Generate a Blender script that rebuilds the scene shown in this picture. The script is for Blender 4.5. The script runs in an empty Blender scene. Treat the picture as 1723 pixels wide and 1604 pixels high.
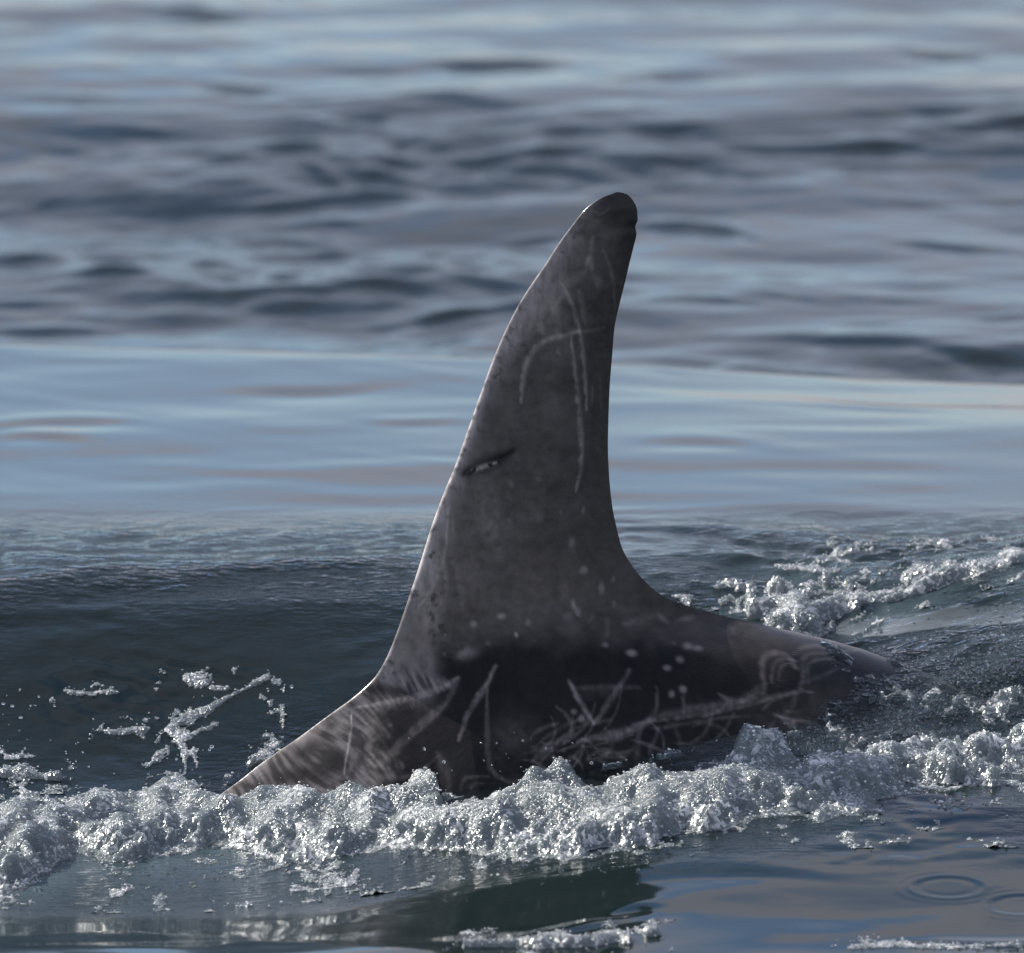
import bpy, math
import numpy as np
from mathutils import Vector, Matrix

# ------------------------------------------------------------------ camera, world, sun, exposure
S = bpy.context.scene
R = math.radians
PITCH = R(8.0); DIST = 18.0; ZLOOK = 0.257
CAMLOC = np.array([0.0, -DIST*math.cos(PITCH), ZLOOK + DIST*math.sin(PITCH)])
cd = bpy.data.cameras.new('camera'); cam = bpy.data.objects.new('camera', cd)
S.collection.objects.link(cam); S.camera = cam
cam.location = CAMLOC.tolist(); cam.rotation_euler = (R(90)-PITCH, 0, 0)
cd.sensor_width = 36; cd.sensor_fit = 'HORIZONTAL'; cd.lens = 36*DIST
cd.clip_start = 0.5; cd.clip_end = 5000
cd.dof.use_dof = True; cd.dof.focus_distance = DIST-0.12; cd.dof.aperture_fstop = 10.0

SUN_EL, SUN_BACK = R(34), R(46)
to_sun = Vector((-math.cos(SUN_EL)*math.cos(SUN_BACK), math.cos(SUN_EL)*math.sin(SUN_BACK), math.sin(SUN_EL)))
w = bpy.data.worlds.new('World'); S.world = w; w.use_nodes = True
nt = w.node_tree; nt.nodes.clear()
def N(t, typ, **kw):
    n = t.nodes.new(typ)
    for k, v in kw.items(): setattr(n, k, v)
    return n
sky = N(nt, 'ShaderNodeTexSky', sky_type='NISHITA', sun_disc=False, sun_elevation=SUN_EL,
        sun_rotation=math.atan2(to_sun.x, to_sun.y), air_density=1.0, dust_density=0.25, ozone_density=5.0)
tc = N(nt, 'ShaderNodeTexCoord'); mp = N(nt, 'ShaderNodeMapping'); mp.inputs['Scale'].default_value = (1, 1, 3.2)
no = N(nt, 'ShaderNodeTexNoise'); no.inputs['Scale'].default_value = 5.2; no.inputs['Detail'].default_value = 5; no.inputs['Roughness'].default_value = .55
cr = N(nt, 'ShaderNodeValToRGB'); cr.color_ramp.elements[0].position = .42; cr.color_ramp.elements[1].position = .575
no2 = N(nt, 'ShaderNodeTexNoise'); no2.inputs['Scale'].default_value = 9.0; no2.inputs['Detail'].default_value = 4
cc = N(nt, 'ShaderNodeValToRGB')
cc.color_ramp.elements[0].position = .3; cc.color_ramp.elements[0].color = (4.4, 4.05, 4.4, 1)
cc.color_ramp.elements[1].position = .7; cc.color_ramp.elements[1].color = (6.1, 5.75, 6.3, 1)
mx = N(nt, 'ShaderNodeMix', data_type='RGBA')
bg = N(nt, 'ShaderNodeBackground'); bg.inputs['Strength'].default_value = 0.112
wo = N(nt, 'ShaderNodeOutputWorld')
L = nt.links.new
L(tc.outputs['Generated'], mp.inputs['Vector']); L(mp.outputs[0], no.inputs['Vector']); L(mp.outputs[0], no2.inputs['Vector'])
L(no.outputs[0], cr.inputs[0]); L(no2.outputs[0], cc.inputs[0])
sp = N(nt, 'ShaderNodeSeparateXYZ'); L(tc.outputs['Generated'], sp.inputs[0])
el = N(nt, 'ShaderNodeMapRange', interpolation_type='SMOOTHSTEP'); el.inputs[1].default_value = .26; el.inputs[2].default_value = .55; el.inputs[3].default_value = 1; el.inputs[4].default_value = .65
L(sp.outputs[2], el.inputs[0]); ml = N(nt, 'ShaderNodeMath', operation='MULTIPLY'); L(cr.outputs[0], ml.inputs[0]); L(el.outputs[0], ml.inputs[1])
hz = N(nt, 'ShaderNodeMapRange', interpolation_type='SMOOTHSTEP'); hz.inputs[1].default_value = .0; hz.inputs[2].default_value = .10; hz.inputs[3].default_value = 1; hz.inputs[4].default_value = 0
L(sp.outputs[2], hz.inputs[0]); mm = N(nt, 'ShaderNodeMath', operation='MAXIMUM'); L(ml.outputs[0], mm.inputs[0]); L(hz.outputs[0], mm.inputs[1])
L(mm.outputs[0], mx.inputs[0]); L(sky.outputs[0], mx.inputs[6]); L(cc.outputs[0], mx.inputs[7])
L(mx.outputs[2], bg.inputs['Color']); L(bg.outputs[0], wo.inputs[0])

sd = bpy.data.lights.new('sun', 'SUN'); sun = bpy.data.objects.new('sun', sd); S.collection.objects.link(sun)
sd.energy = 5.0; sd.angle = R(0.5); sd.color = (1, .95, .88)
sun.rotation_euler = to_sun.to_track_quat('Z', 'Y').to_euler()
S.view_settings.view_transform = 'Standard'; S.view_settings.look = 'None'
S.view_settings.exposure = 0.56; S.view_settings.gamma = 1; S.view_settings.use_curve_mapping = False
S.cycles.use_denoising = True; S.cycles.max_bounces = 8; S.cycles.transparent_max_bounces = 12
S.cycles.caustics_reflective = False; S.cycles.caustics_refractive = False

# ------------------------------------------------------------------ numeric helpers
F = 1723*DIST
fwd = np.array([0, math.cos(PITCH), -math.sin(PITCH)]); upv = np.array([0, math.sin(PITCH), math.cos(PITCH)])
def project(X, Y, Z):
    dx = X-CAMLOC[0]; dy = Y-CAMLOC[1]; dz = Z-CAMLOC[2]
    d = dy*fwd[1]+dz*fwd[2]; u = dy*upv[1]+dz*upv[2]
    return 861.5+F*dx/d, 802-F*u/d
def ray(px, py):
    a = (np.asarray(px, float)-861.5)/F; b = (802-np.asarray(py, float))/F
    return a, fwd[1]+b*upv[1], fwd[2]+b*upv[2]
def sstep(a, b, x):
    t = np.clip((x-a)/(b-a), 0, 1); return t*t*(3-2*t)
_rs = np.random.RandomState(7)
_perm = _rs.permutation(512); _grad = _rs.uniform(0, 2*math.pi, 512)
def perlin(x, y, seed=0):
    xi = np.floor(x).astype(np.int64); yi = np.floor(y).astype(np.int64); fx = x-xi; fy = y-yi
    u = fx*fx*fx*(fx*(fx*6-15)+10); v = fy*fy*fy*(fy*(fy*6-15)+10)
    def g(ix, iy, dx, dy):
        a = _grad[_perm[(_perm[(ix+seed*37) & 511]+iy) & 511]]
        return np.cos(a)*dx+np.sin(a)*dy
    n00 = g(xi, yi, fx, fy); n10 = g(xi+1, yi, fx-1, fy); n01 = g(xi, yi+1, fx, fy-1); n11 = g(xi+1, yi+1, fx-1, fy-1)
    return ((n00*(1-u)+n10*u)*(1-v)+(n01*(1-u)+n11*u)*v)*1.5
def fbm(x, y, o=4, seed=0, r=.5):
    s = 0; a = 1
    for i in range(o):
        s = s+a*perlin(x*2**i, y*2**i, seed+i); a *= r
    return s

# ------------------------------------------------------------------ sea surface
YK = [-8, -1.7, -1.2, -.85, -.42, -.3, -.1, .0, .24, .28, .35, .49, .53, .85, 1.5, 1.84, 1.87, 1.90, 2.32, 2.55, 2.8, 3.0, 3.2, 3.4, 3.6, 3.75, 4.2, 4.4, 4.7, 5.2, 5.6, 8]
SK = [0, 0, 1, 5, 9, 4, 6, 9, 9, 18, 13, 2.5, 2.5, .6, .3, .2, -5, -12, -12, 1, 2, 3, 2, 0, 1, 5, 6, 1, -.5, 0, 0, 0]
_ty = np.linspace(-8, 8, 3201); _ts = np.convolve(np.pad(np.tan(np.radians(np.interp(_ty, YK, SK))), 6, 'edge'), np.ones(13)/13, 'valid')
_th = np.concatenate([[0], np.cumsum((_ts[1:]+_ts[:-1])/2*np.diff(_ty))]); _th -= np.interp(-.25, _ty, _th)
def macro(X, Y):
    wy = Y+.05*np.sin(2.3*X+1.0)*sstep(.2, .8, Y)+.06*np.sin(1.3*X-.4)*sstep(1.4, 2., Y)
    h = np.interp(wy, _ty, _th)
    h = h - .034*sstep(-.25, .75, X)*sstep(1.2, 2.0, Y)*(1-sstep(2.3, 2.8, Y))
    h = h + .062*np.exp(-((X-.64)/.22)**2-((Y-.26)/.17)**2)            # churned hump behind the tail stock
    h = h + .040*np.exp(-((X-.54)/.20)**2-((Y-.06)/.13)**2)
    h = h - .074*(1-sstep(-.34, .26, X))*sstep(-.95, -.35, Y)*(1-sstep(-.05, .33, Y))
    return h
def hit(px, py, hf=macro):
    px = np.atleast_1d(np.asarray(px, float)); py = np.atleast_1d(np.asarray(py, float))
    a, b, c = ray(px, py); lo = np.full(px.shape, np.nan)
    ys = np.arange(-2.6, 6.5, .02); done = np.zeros(px.shape, bool); out = np.full(px.shape, 6.5)
    for y in ys:
        t = (y-CAMLOC[1])/b; below = (CAMLOC[2]+c*t) < hf(a*t, y+0*t)
        new = below & ~done; out[new] = y; done |= new
    l = out-.02; r = out.copy()
    for _ in range(14):
        m = (l+r)/2; t = (m-CAMLOC[1])/b; bl = (CAMLOC[2]+c*t) < hf(a*t, m)
        r = np.where(bl, m, r); l = np.where(bl, l, m)
    t = (r-CAMLOC[1])/b
    return a*t, r, CAMLOC[2]+c*t

# (px, py, half width, half height, tilt of crest px/px, slope in degrees)
RID = [(330,24,110,11,.05,11),(400,145,80,12,.06,12),(110,165,150,9,.03,9),(840,110,120,12,0,12),(1130,127,110,12,-.06,9),
 (1590,88,90,9,0,9),(60,60,200,22,0,3),(1300,115,260,26,-.05,3),(190,272,100,8,-.1,8),(385,272,62,9,-.12,11),(80,345,26,7,-.15,9),
 (650,300,150,14,.05,9),(620,335,170,14,0,7),(430,350,170,10,0,7),(760,315,120,8,.02,9),(520,290,60,12,.4,6),(800,205,60,7,-.2,7),(700,235,60,7,-.2,6),
 (930,258,190,11,-.08,10),(1010,245,120,10,-.1,8),(1180,280,150,12,.1,9),(1230,245,160,10,.05,8),(1450,240,200,14,-.05,12),
 (1640,212,120,9,-.1,9),(1600,250,150,12,.05,10),(1420,270,200,9,.05,7),(1250,300,80,8,0,8),(1150,322,110,7,-.05,8),
 (1160,388,92,13,.06,15),(1240,400,50,7,.2,9),(890,398,70,8,-.05,10),(200,468,200,12,-.02,10),(60,440,110,14,.0,7),(430,470,120,9,-.08,7),(520,432,190,10,-.08,8),
 (760,425,170,7,-.1,9),(1190,506,100,10,0,14),(1300,498,90,8,.04,12),(1370,508,60,6,0,8),(1090,512,80,6,-.05,11),(1550,478,130,6,-.02,8),(1520,506,80,6,0,10),
 (640,542,190,8,-.06,14),(800,528,130,9,-.04,15),(90,553,125,11,.02,15),(1430,575,230,13,.02,11),(1640,598,150,11,.1,11),(1460,545,80,6,0,10),(1690,538,80,7,0,10),
 (1600,420,130,8,.06,10),(1560,345,60,8,0,9),(1680,340,80,12,0,7),(1130,465,160,7,0,5),(560,510,60,7,-.05,7),(600,515,70,9,0,6),(330,380,90,6,0,5),(560,380,60,6,0,7),(60,515,140,8,0,6),(330,500,140,7,0,5),
 (520,655,150,12,-.03,3.2),(690,710,110,9,.0,3),(90,712,170,12,-.05,3.6),(60,735,90,10,.0,3),(1180,745,150,13,.03,3.2),(1420,685,190,9,.04,2.4),(1080,620,70,10,.05,2.6),(300,600,260,8,0,-1.4),(450,780,400,14,0,-1.6),(1400,720,300,9,0,-1.5),(1350,800,380,12,0,-1.4),
 (830,838,420,14,0,2.6),(1500,870,280,18,.03,3),
 (150,990,330,34,-.13,8),(560,955,240,24,-.03,6),(60,1040,220,16,-.05,9),(330,1110,300,34,.02,3),
 (1180,893,170,12,.03,9),(1400,920,200,20,.1,6),(1560,1050,150,26,-.12,12),(1640,985,120,20,-.2,9),
 (950,1570,150,13,-.19,11),(1060,1530,60,12,-.1,9),(1130,1470,260,16,.0,2.5),(1690,1588,170,9,0,10),
 (1300,1470,160,10,.05,3),(200,1590,220,14,0,-2)]
_r = np.array(RID, float); RX, RY, RZ = hit(_r[:, 0], _r[:, 1])
FE = []
for i, (px, py, hw, hh, tl, sl) in enumerate(RID):
    d = DIST+RY[i]; sc = 1/1723*d/DIST
    dep = math.atan2(CAMLOC[2]-RZ[i], d)
    dpy = (1/sc)*(math.sin(dep)+math.cos(dep)*math.tan(math.radians(float(np.interp(RY[i], YK, SK))))); dpy = max(dpy, 180)
    sy = max(hh/dpy*(1.0), .012); sy = hh/(dpy + (1/sc)*.7*math.tan(R(abs(sl)))) * 1.0
    FE.append((RX[i], RY[i], hw*sc*.62, sy*.9, -tl*(1/sc)/dpy, math.tan(R(sl))))
def features(X, Y):
    h = np.zeros(np.broadcast(X, Y).shape)
    for (cx, cy, sx, sy, tl, s) in FE:
        m = (np.abs(X-cx) < 3.2*sx) & (np.abs(Y-cy) < 4.5*sy+abs(tl)*3.2*sx)
        if not m.any(): continue
        x = X[m]-cx; t = (Y[m]-cy-tl*x-.25*sy*np.sin(x/sx*2+cx*9))/sy
        h[m] += s*sy*t*np.exp(-t*t/2)*np.exp(-(np.abs(x)/sx)**2.4/2)
    return h
def wave_set(seed, n, l0, l1, spread):
    r = np.random.RandomState(seed); o = []
    for _ in range(n):
        lam = math.exp(r.uniform(math.log(l0), math.log(l1))); th = r.normal(math.pi/2, spread); k = 2*math.pi/lam
        o.append((k*math.cos(th), k*math.sin(th), r.uniform(0, 6.28), math.sqrt(2/n)/k))
    return o
WS = [wave_set(1, 14, .3, .9, .5), wave_set(2, 26, .07, .26, .55), wave_set(3, 30, .018, .06, .7), wave_set(4, 26, .028, .075, .45)]
def waves(i, X, Y):
    dx = .05*perlin(X*3.1, Y*3.1, 11); s = 0
    for kx, ky, p, a in WS[i]: s = s+a*np.sin(kx*(X+dx)+ky*(Y+dx)+p)
    return s
def masks(X, Y):
    far = sstep(2.2, 2.5, Y)
    band = 1.1*np.exp(-((Y-4.0-.25*X)/.30)**2)*(.45+.55*sstep(-.5, .1, X))+.6*np.exp(-((Y-3.25)/.30)**2)*(1-sstep(-.2, .5, X))-.5*np.exp(-((Y-5.)/.45)**2)
    gust = sstep(-.1, .75, .6*fbm(X*1.2, Y*.9, 3, 21)+.6*band)
    plate = sstep(.56, .74, Y)*(1-far)
    front = 1-sstep(-.62, -.45, Y)
    right = sstep(.0, .30, X+.3*perlin(X*4, Y*4, 5)*.3)*sstep(-.3, -.12, Y)*(1-sstep(.42, .62, Y))
    body = (1-far)*(1-plate)*(1-front)
    return far, gust, plate, front, right, body
def surface(X, Y, fine=True):
    far, gust, plate, front, right, body = masks(X, Y)
    fade = 1/(1+(np.maximum(np.abs(X)-1.2, 0)+np.maximum(np.abs(Y-2)-4, 0))/60)
    h = macro(X, Y)+features(X, Y)
    w0 = waves(0, X, Y); w1 = waves(1, X, Y); w2 = waves(2, X, Y); w3 = waves(3, X, Y)
    h = h+w0*np.radians(2.2*far+.5*plate+.9*front)*fade
    h = h+w1*np.radians(far*(1.2+6.2*gust)+.42*plate+.8*body+.8*front+3.5*right)*fade
    h = h+w2*np.radians(.25*far*gust+3.0*body*(.4+.6*sstep(-.1, .5, perlin(X*5, Y*2.5, 9)+.35))+6*right+.10*front)
    rip = np.exp(-((Y-.50)/.15)**2)
    h = h+w3*np.radians(far*(1.+3.4*gust)+3.2*rip+1.5*body*sstep(0., .2, X)+3*right)
    bt = body_top(X, Y); m = sstep(0, .18, X-(.205+.30*Y)-.12*perlin(X*16, Y*12, 66))*sstep(-.16, -.08, Y)*(1-sstep(.62, .75, X))
    film = bt+.004+.0035*perlin(X*45, Y*40, 67)+.002*perlin(X*110, Y*90, 68)-(1-m)*.022
    k = .006; dd = np.clip((film-h)/k, -30, 30); h = np.where((bt > -.2) & (m > 0), h+k*np.log1p(np.exp(dd)), h)
    # drop rings
    for (px, py, r0, A) in RINGS:
        cx, cy = px, py; d = np.sqrt((X-cx)**2+(Y-cy)**2)
        m = d < r0*2.2
        if m.any():
            q = d[m]; h[m] += .27*A*(np.exp(-((q-r0)/(.14*r0))**2)-.55*np.exp(-((q-.78*r0)/(.12*r0))**2)+.4*np.exp(-((q-1.35*r0)/(.1*r0))**2))
    return h
_rg = [(1375,868,.030,.0012),(1595,1493,.036,.0022),(1722,1522,.036,.0020),(690,1530,.034,.0007),(1235,700,.0,.0)]
_gx, _gy, _gz = hit([a[0] for a in _rg], [a[1] for a in _rg])
RINGS = [(_gx[i], _gy[i], a[2], a[3]) for i, a in enumerate(_rg) if a[2] > 0]

# ------------------------------------------------------------------ materials
def mat(name):
    m = bpy.data.materials.new(name); m.use_nodes = True; t = m.node_tree; t.nodes.clear()
    o = N(t, 'ShaderNodeOutputMaterial'); return m, t, o, t.links.new
def math_node(t, op, a, b=None):
    n = N(t, 'ShaderNodeMath', operation=op)
    for i, v in enumerate((a, b)):
        if v is None: continue
        if isinstance(v, (int, float)): n.inputs[i].default_value = v
        else: t.links.new(v, n.inputs[i])
    return n.outputs[0]
def water_material():
    m, t, o, l = mat('sea_water')
    tc = N(t, 'ShaderNodeTexCoord')
    cov = N(t, 'ShaderNodeAttribute', attribute_name='cover'); milk = N(t, 'ShaderNodeAttribute', attribute_name='milk')
    rip = N(t, 'ShaderNodeAttribute', attribute_name='ripple')
    mp = N(t, 'ShaderNodeMapping'); mp.inputs['Scale'].default_value = (70, 150, 100); l(tc.outputs['Object'], mp.inputs[0])
    n1 = N(t, 'ShaderNodeTexNoise'); n1.inputs['Scale'].default_value = 1; n1.inputs['Detail'].default_value = 3; l(mp.outputs[0], n1.inputs[0])
    hgt = math_node(t, 'MULTIPLY', n1.outputs[0], rip.outputs['Fac'])
    bp = N(t, 'ShaderNodeBump'); bp.inputs['Strength'].default_value = 1; bp.inputs['Distance'].default_value = .0028; l(hgt, bp.inputs['Height'])
    nz = N(t, 'ShaderNodeTexNoise'); nz.inputs['Scale'].default_value = 9; nz.inputs['Detail'].default_value = 4; l(tc.outputs['Object'], nz.inputs[0])
    mk = math_node(t, 'MULTIPLY', milk.outputs['Fac'], nz.outputs[0])
    cm = N(t, 'ShaderNodeMix', data_type='RGBA'); cm.inputs[6].default_value = (.0085, .0165, .016, 1); cm.inputs[7].default_value = (.13, .19, .20, 1)
    l(mk, cm.inputs[0])
    df = N(t, 'ShaderNodeBsdfDiffuse'); l(cm.outputs[2], df.inputs['Color'])
    tr = N(t, 'ShaderNodeBsdfTransparent'); tr.inputs[0].default_value = (.75, .86, .86, 1)
    under = N(t, 'ShaderNodeMixShader'); l(cov.outputs['Fac'], under.inputs[0]); l(tr.outputs[0], under.inputs[1]); l(df.outputs[0], under.inputs[2])
    gl = N(t, 'ShaderNodeBsdfGlossy'); gl.inputs['Roughness'].default_value = .07; l(bp.outputs[0], gl.inputs['Normal'])
    fr = N(t, 'ShaderNodeFresnel'); fr.inputs['IOR'].default_value = 1.335; l(bp.outputs[0], fr.inputs['Normal'])
    mxs = N(t, 'ShaderNodeMixShader'); l(fr.outputs[0], mxs.inputs[0]); l(under.outputs[0], mxs.inputs[1]); l(gl.outputs[0], mxs.inputs[2])
    l(mxs.outputs[0], o.inputs[0]); return m
def skin_material():
    m, t, o, l = mat('wet_dolphin_skin')
    tc = N(t, 'ShaderNodeTexCoord'); at = N(t, 'ShaderNodeAttribute', attribute_name='pigment_and_rim')
    wet = N(t, 'ShaderNodeAttribute', attribute_name='relief')
    n = N(t, 'ShaderNodeTexNoise'); n.inputs['Scale'].default_value = 38; n.inputs['Detail'].default_value = 8; n.inputs['Roughness'].default_value = .65; l(tc.outputs['Object'], n.inputs[0])
    mr = N(t, 'ShaderNodeMapRange'); mr.inputs[1].default_value = .3; mr.inputs[2].default_value = .7; mr.inputs[3].default_value = .72; mr.inputs[4].default_value = 1.28; l(n.outputs[0], mr.inputs[0])
    vm = N(t, 'ShaderNodeVectorMath', operation='SCALE'); l(at.outputs['Color'], vm.inputs[0]); l(mr.outputs[0], vm.inputs['Scale'])
    n2 = N(t, 'ShaderNodeTexNoise'); n2.inputs['Scale'].default_value = 260; n2.inputs['Detail'].default_value = 4; l(tc.outputs['Object'], n2.inputs[0])
    hs = math_node(t, 'ADD', math_node(t, 'MULTIPLY', n2.outputs[0], .22), wet.outputs['Fac'])
    bp = N(t, 'ShaderNodeBump'); bp.inputs['Strength'].default_value = .5; bp.inputs['Distance'].default_value = .002; l(hs, bp.inputs['Height'])
    p = N(t, 'ShaderNodeBsdfPrincipled'); l(vm.outputs[0], p.inputs['Base Color']); l(bp.outputs[0], p.inputs['Normal'])
    p.inputs['IOR'].default_value = 1.38; p.inputs['Specular IOR Level'].default_value = .12; p.inputs['Coat Weight'].default_value = .4; p.inputs['Coat Roughness'].default_value = .09; p.inputs['Coat IOR'].default_value = 1.33; l(bp.outputs[0], p.inputs['Coat Normal'])
    rr = N(t, 'ShaderNodeMapRange'); rr.inputs[3].default_value = .2; rr.inputs[4].default_value = .4; l(n.outputs[0], rr.inputs[0]); l(rr.outputs[0], p.inputs['Roughness'])
    l(p.outputs[0], o.inputs[0]); return m
def foam_material():
    m, t, o, l = mat('sea_foam')
    tc = N(t, 'ShaderNodeTexCoord'); at = N(t, 'ShaderNodeAttribute', attribute_name='density')
    wp = N(t, 'ShaderNodeTexNoise'); wp.inputs['Scale'].default_value = 60; wp.inputs['Detail'].default_value = 2; l(tc.outputs['Object'], wp.inputs[0])
    wa = N(t, 'ShaderNodeVectorMath', operation='MULTIPLY_ADD'); wa.inputs[1].default_value = (.02, .02, .02); l(wp.outputs['Color'], wa.inputs[0]); l(tc.outputs['Object'], wa.inputs[2])
    v = N(t, 'ShaderNodeTexVoronoi'); v.inputs['Scale'].default_value = 240; l(wa.outputs[0], v.inputs[0])
    v2 = N(t, 'ShaderNodeTexVoronoi'); v2.inputs['Scale'].default_value = 520; l(wa.outputs[0], v2.inputs[0])
    n3 = N(t, 'ShaderNodeTexNoise'); n3.inputs['Scale'].default_value = 26; n3.inputs['Detail'].default_value = 6; n3.inputs['Roughness'].default_value = .6; l(tc.outputs['Object'], n3.inputs[0])
    sp = N(t, 'ShaderNodeSeparateColor'); l(v.outputs['Color'], sp.inputs[0])
    d = math_node(t, 'ADD', at.outputs['Fac'], math_node(t, 'MULTIPLY', math_node(t, 'SUBTRACT', n3.outputs[0], .5), 1.2))
    cell = math_node(t, 'MULTIPLY', math_node(t, 'SUBTRACT', sp.outputs[0], .62), .42)
    d = math_node(t, 'ADD', d, cell)
    cr = N(t, 'ShaderNodeValToRGB'); e = cr.color_ramp.elements
    e[0].position = .02; e[0].color = (.14, .165, .165, 1); e[1].position = .58; e[1].color = (.98, .96, .94, 1)
    k = e.new(.27); k.color = (.68, .68, .67, 1)
    l(d, cr.inputs[0])
    bs = N(t, 'ShaderNodeMapRange'); bs.inputs[1].default_value = .45; bs.inputs[2].default_value = 1.0; bs.inputs[3].default_value = .85; bs.inputs[4].default_value = .3; l(at.outputs['Fac'], bs.inputs[0])
    hs = math_node(t, 'ADD', math_node(t, 'MULTIPLY', v.outputs['Distance'], -1.0), math_node(t, 'MULTIPLY', v2.outputs['Distance'], -.6))
    bp = N(t, 'ShaderNodeBump'); l(bs.outputs[0], bp.inputs['Strength']); bp.inputs['Distance'].default_value = .0024; l(hs, bp.inputs['Height'])
    df = N(t, 'ShaderNodeBsdfDiffuse'); l(cr.outputs[0], df.inputs[0]); l(bp.outputs[0], df.inputs['Normal'])
    tl = N(t, 'ShaderNodeSubsurfaceScattering', falloff='BURLEY'); l(cr.outputs[0], tl.inputs[0]); l(bp.outputs[0], tl.inputs['Normal'])
    tl.inputs['Scale'].default_value = .02; tl.inputs['Radius'].default_value = (1, 1, 1)
    m1 = N(t, 'ShaderNodeMixShader'); m1.inputs[0].default_value = .65; l(df.outputs[0], m1.inputs[1]); l(tl.outputs[0], m1.inputs[2])
    gl = N(t, 'ShaderNodeBsdfGlossy'); gl.inputs['Roughness'].default_value = .2; l(bp.outputs[0], gl.inputs['Normal'])
    fr = N(t, 'ShaderNodeFresnel'); fr.inputs['IOR'].default_value = 1.33; l(bp.outputs[0], fr.inputs['Normal'])
    m2 = N(t, 'ShaderNodeMixShader'); l(fr.outputs[0], m2.inputs[0]); l(m1.outputs[0], m2.inputs[1]); l(gl.outputs[0], m2.inputs[2])
    l(m2.outputs[0], o.inputs[0]); return m
def bead_material():
    m, t, o, l = mat('foam_bubbles')
    tc = N(t, 'ShaderNodeTexCoord'); n = N(t, 'ShaderNodeTexNoise'); n.inputs['Scale'].default_value = 90; l(tc.outputs['Object'], n.inputs[0])
    cr = N(t, 'ShaderNodeValToRGB'); cr.color_ramp.elements[0].position = .35; cr.color_ramp.elements[0].color = (.5, .54, .55, 1)
    cr.color_ramp.elements[1].position = .6; cr.color_ramp.elements[1].color = (.93, .90, .88, 1); l(n.outputs[0], cr.inputs[0])
    p = N(t, 'ShaderNodeBsdfPrincipled'); l(cr.outputs[0], p.inputs['Base Color'])
    p.inputs['Roughness'].default_value = .1; p.inputs['IOR'].default_value = 1.33; p.inputs['Transmission Weight'].default_value = .0
    l(p.outputs[0], o.inputs[0]); return m
def clear_material():
    m, t, o, l = mat('clear_water')
    tc = N(t, 'ShaderNodeTexCoord'); n = N(t, 'ShaderNodeTexNoise'); n.inputs['Scale'].default_value = 160; l(tc.outputs['Object'], n.inputs[0])
    bp = N(t, 'ShaderNodeBump'); bp.inputs['Strength'].default_value = .3; bp.inputs['Distance'].default_value = .001; l(n.outputs[0], bp.inputs['Height'])
    p = N(t, 'ShaderNodeBsdfPrincipled'); p.inputs['Base Color'].default_value = (.9, .95, .96, 1); l(bp.outputs[0], p.inputs['Normal'])
    p.inputs['Roughness'].default_value = .04; p.inputs['IOR'].default_value = 1.33; p.inputs['Transmission Weight'].default_value = .95
    l(p.outputs[0], o.inputs[0]); return m
def deep_material():
    m, t, o, l = mat('murky_depth'); n = N(t, 'ShaderNodeTexNoise'); n.inputs['Scale'].default_value = 12
    tc = N(t, 'ShaderNodeTexCoord'); l(tc.outputs['Object'], n.inputs[0])
    cr = N(t, 'ShaderNodeValToRGB'); cr.color_ramp.elements[0].color = (.005, .013, .015, 1); cr.color_ramp.elements[1].color = (.010, .024, .027, 1)
    l(n.outputs[0], cr.inputs[0]); d = N(t, 'ShaderNodeBsdfDiffuse'); l(cr.outputs[0], d.inputs[0]); l(d.outputs[0], o.inputs[0]); return m
M_DEEP = deep_material()
M_WATER, M_SKIN, M_FOAM, M_BEAD, M_CLEAR = water_material(), skin_material(), foam_material(), bead_material(), clear_material()

def build_mesh(name, V, Fq, material, attrs=None, color=None):
    me = bpy.data.meshes.new(name); k = Fq.shape[1]
    me.vertices.add(len(V)); me.vertices.foreach_set('co', np.ascontiguousarray(V, np.float32).ravel())
    me.loops.add(Fq.size); me.loops.foreach_set('vertex_index', np.ascontiguousarray(Fq, np.int32).ravel())
    me.polygons.add(len(Fq)); me.polygons.foreach_set('loop_start', np.arange(0, Fq.size, k, dtype=np.int32))
    me.polygons.foreach_set('loop_total', np.full(len(Fq), k, np.int32))
    me.polygons.foreach_set('use_smooth', np.ones(len(Fq), bool)); me.update(calc_edges=True)
    for a, v in (attrs or {}).items():
        at = me.attributes.new(a, 'FLOAT', 'POINT'); at.data.foreach_set('value', np.ascontiguousarray(v, np.float32).ravel())
    if color is not None:
        at = me.attributes.new('pigment_and_rim', 'FLOAT_COLOR', 'POINT')
        at.data.foreach_set('color', np.concatenate([color, np.ones((len(color), 1))], 1).astype(np.float32).ravel())
    me.materials.append(material); ob = bpy.data.objects.new(name, me); S.collection.objects.link(ob); return ob
def grid_faces(nx, ny):
    i = np.arange(nx-1)[None, :]+nx*np.arange(ny-1)[:, None]
    return np.stack([i, i+1, i+nx+1, i+nx], -1).reshape(-1, 4)
def tag(o, label=None, cat=None, kind=None, group=None):
    if label: o['label'] = label
    if cat: o['category'] = cat
    if kind: o['kind'] = kind
    if group: o['group'] = group

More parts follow.
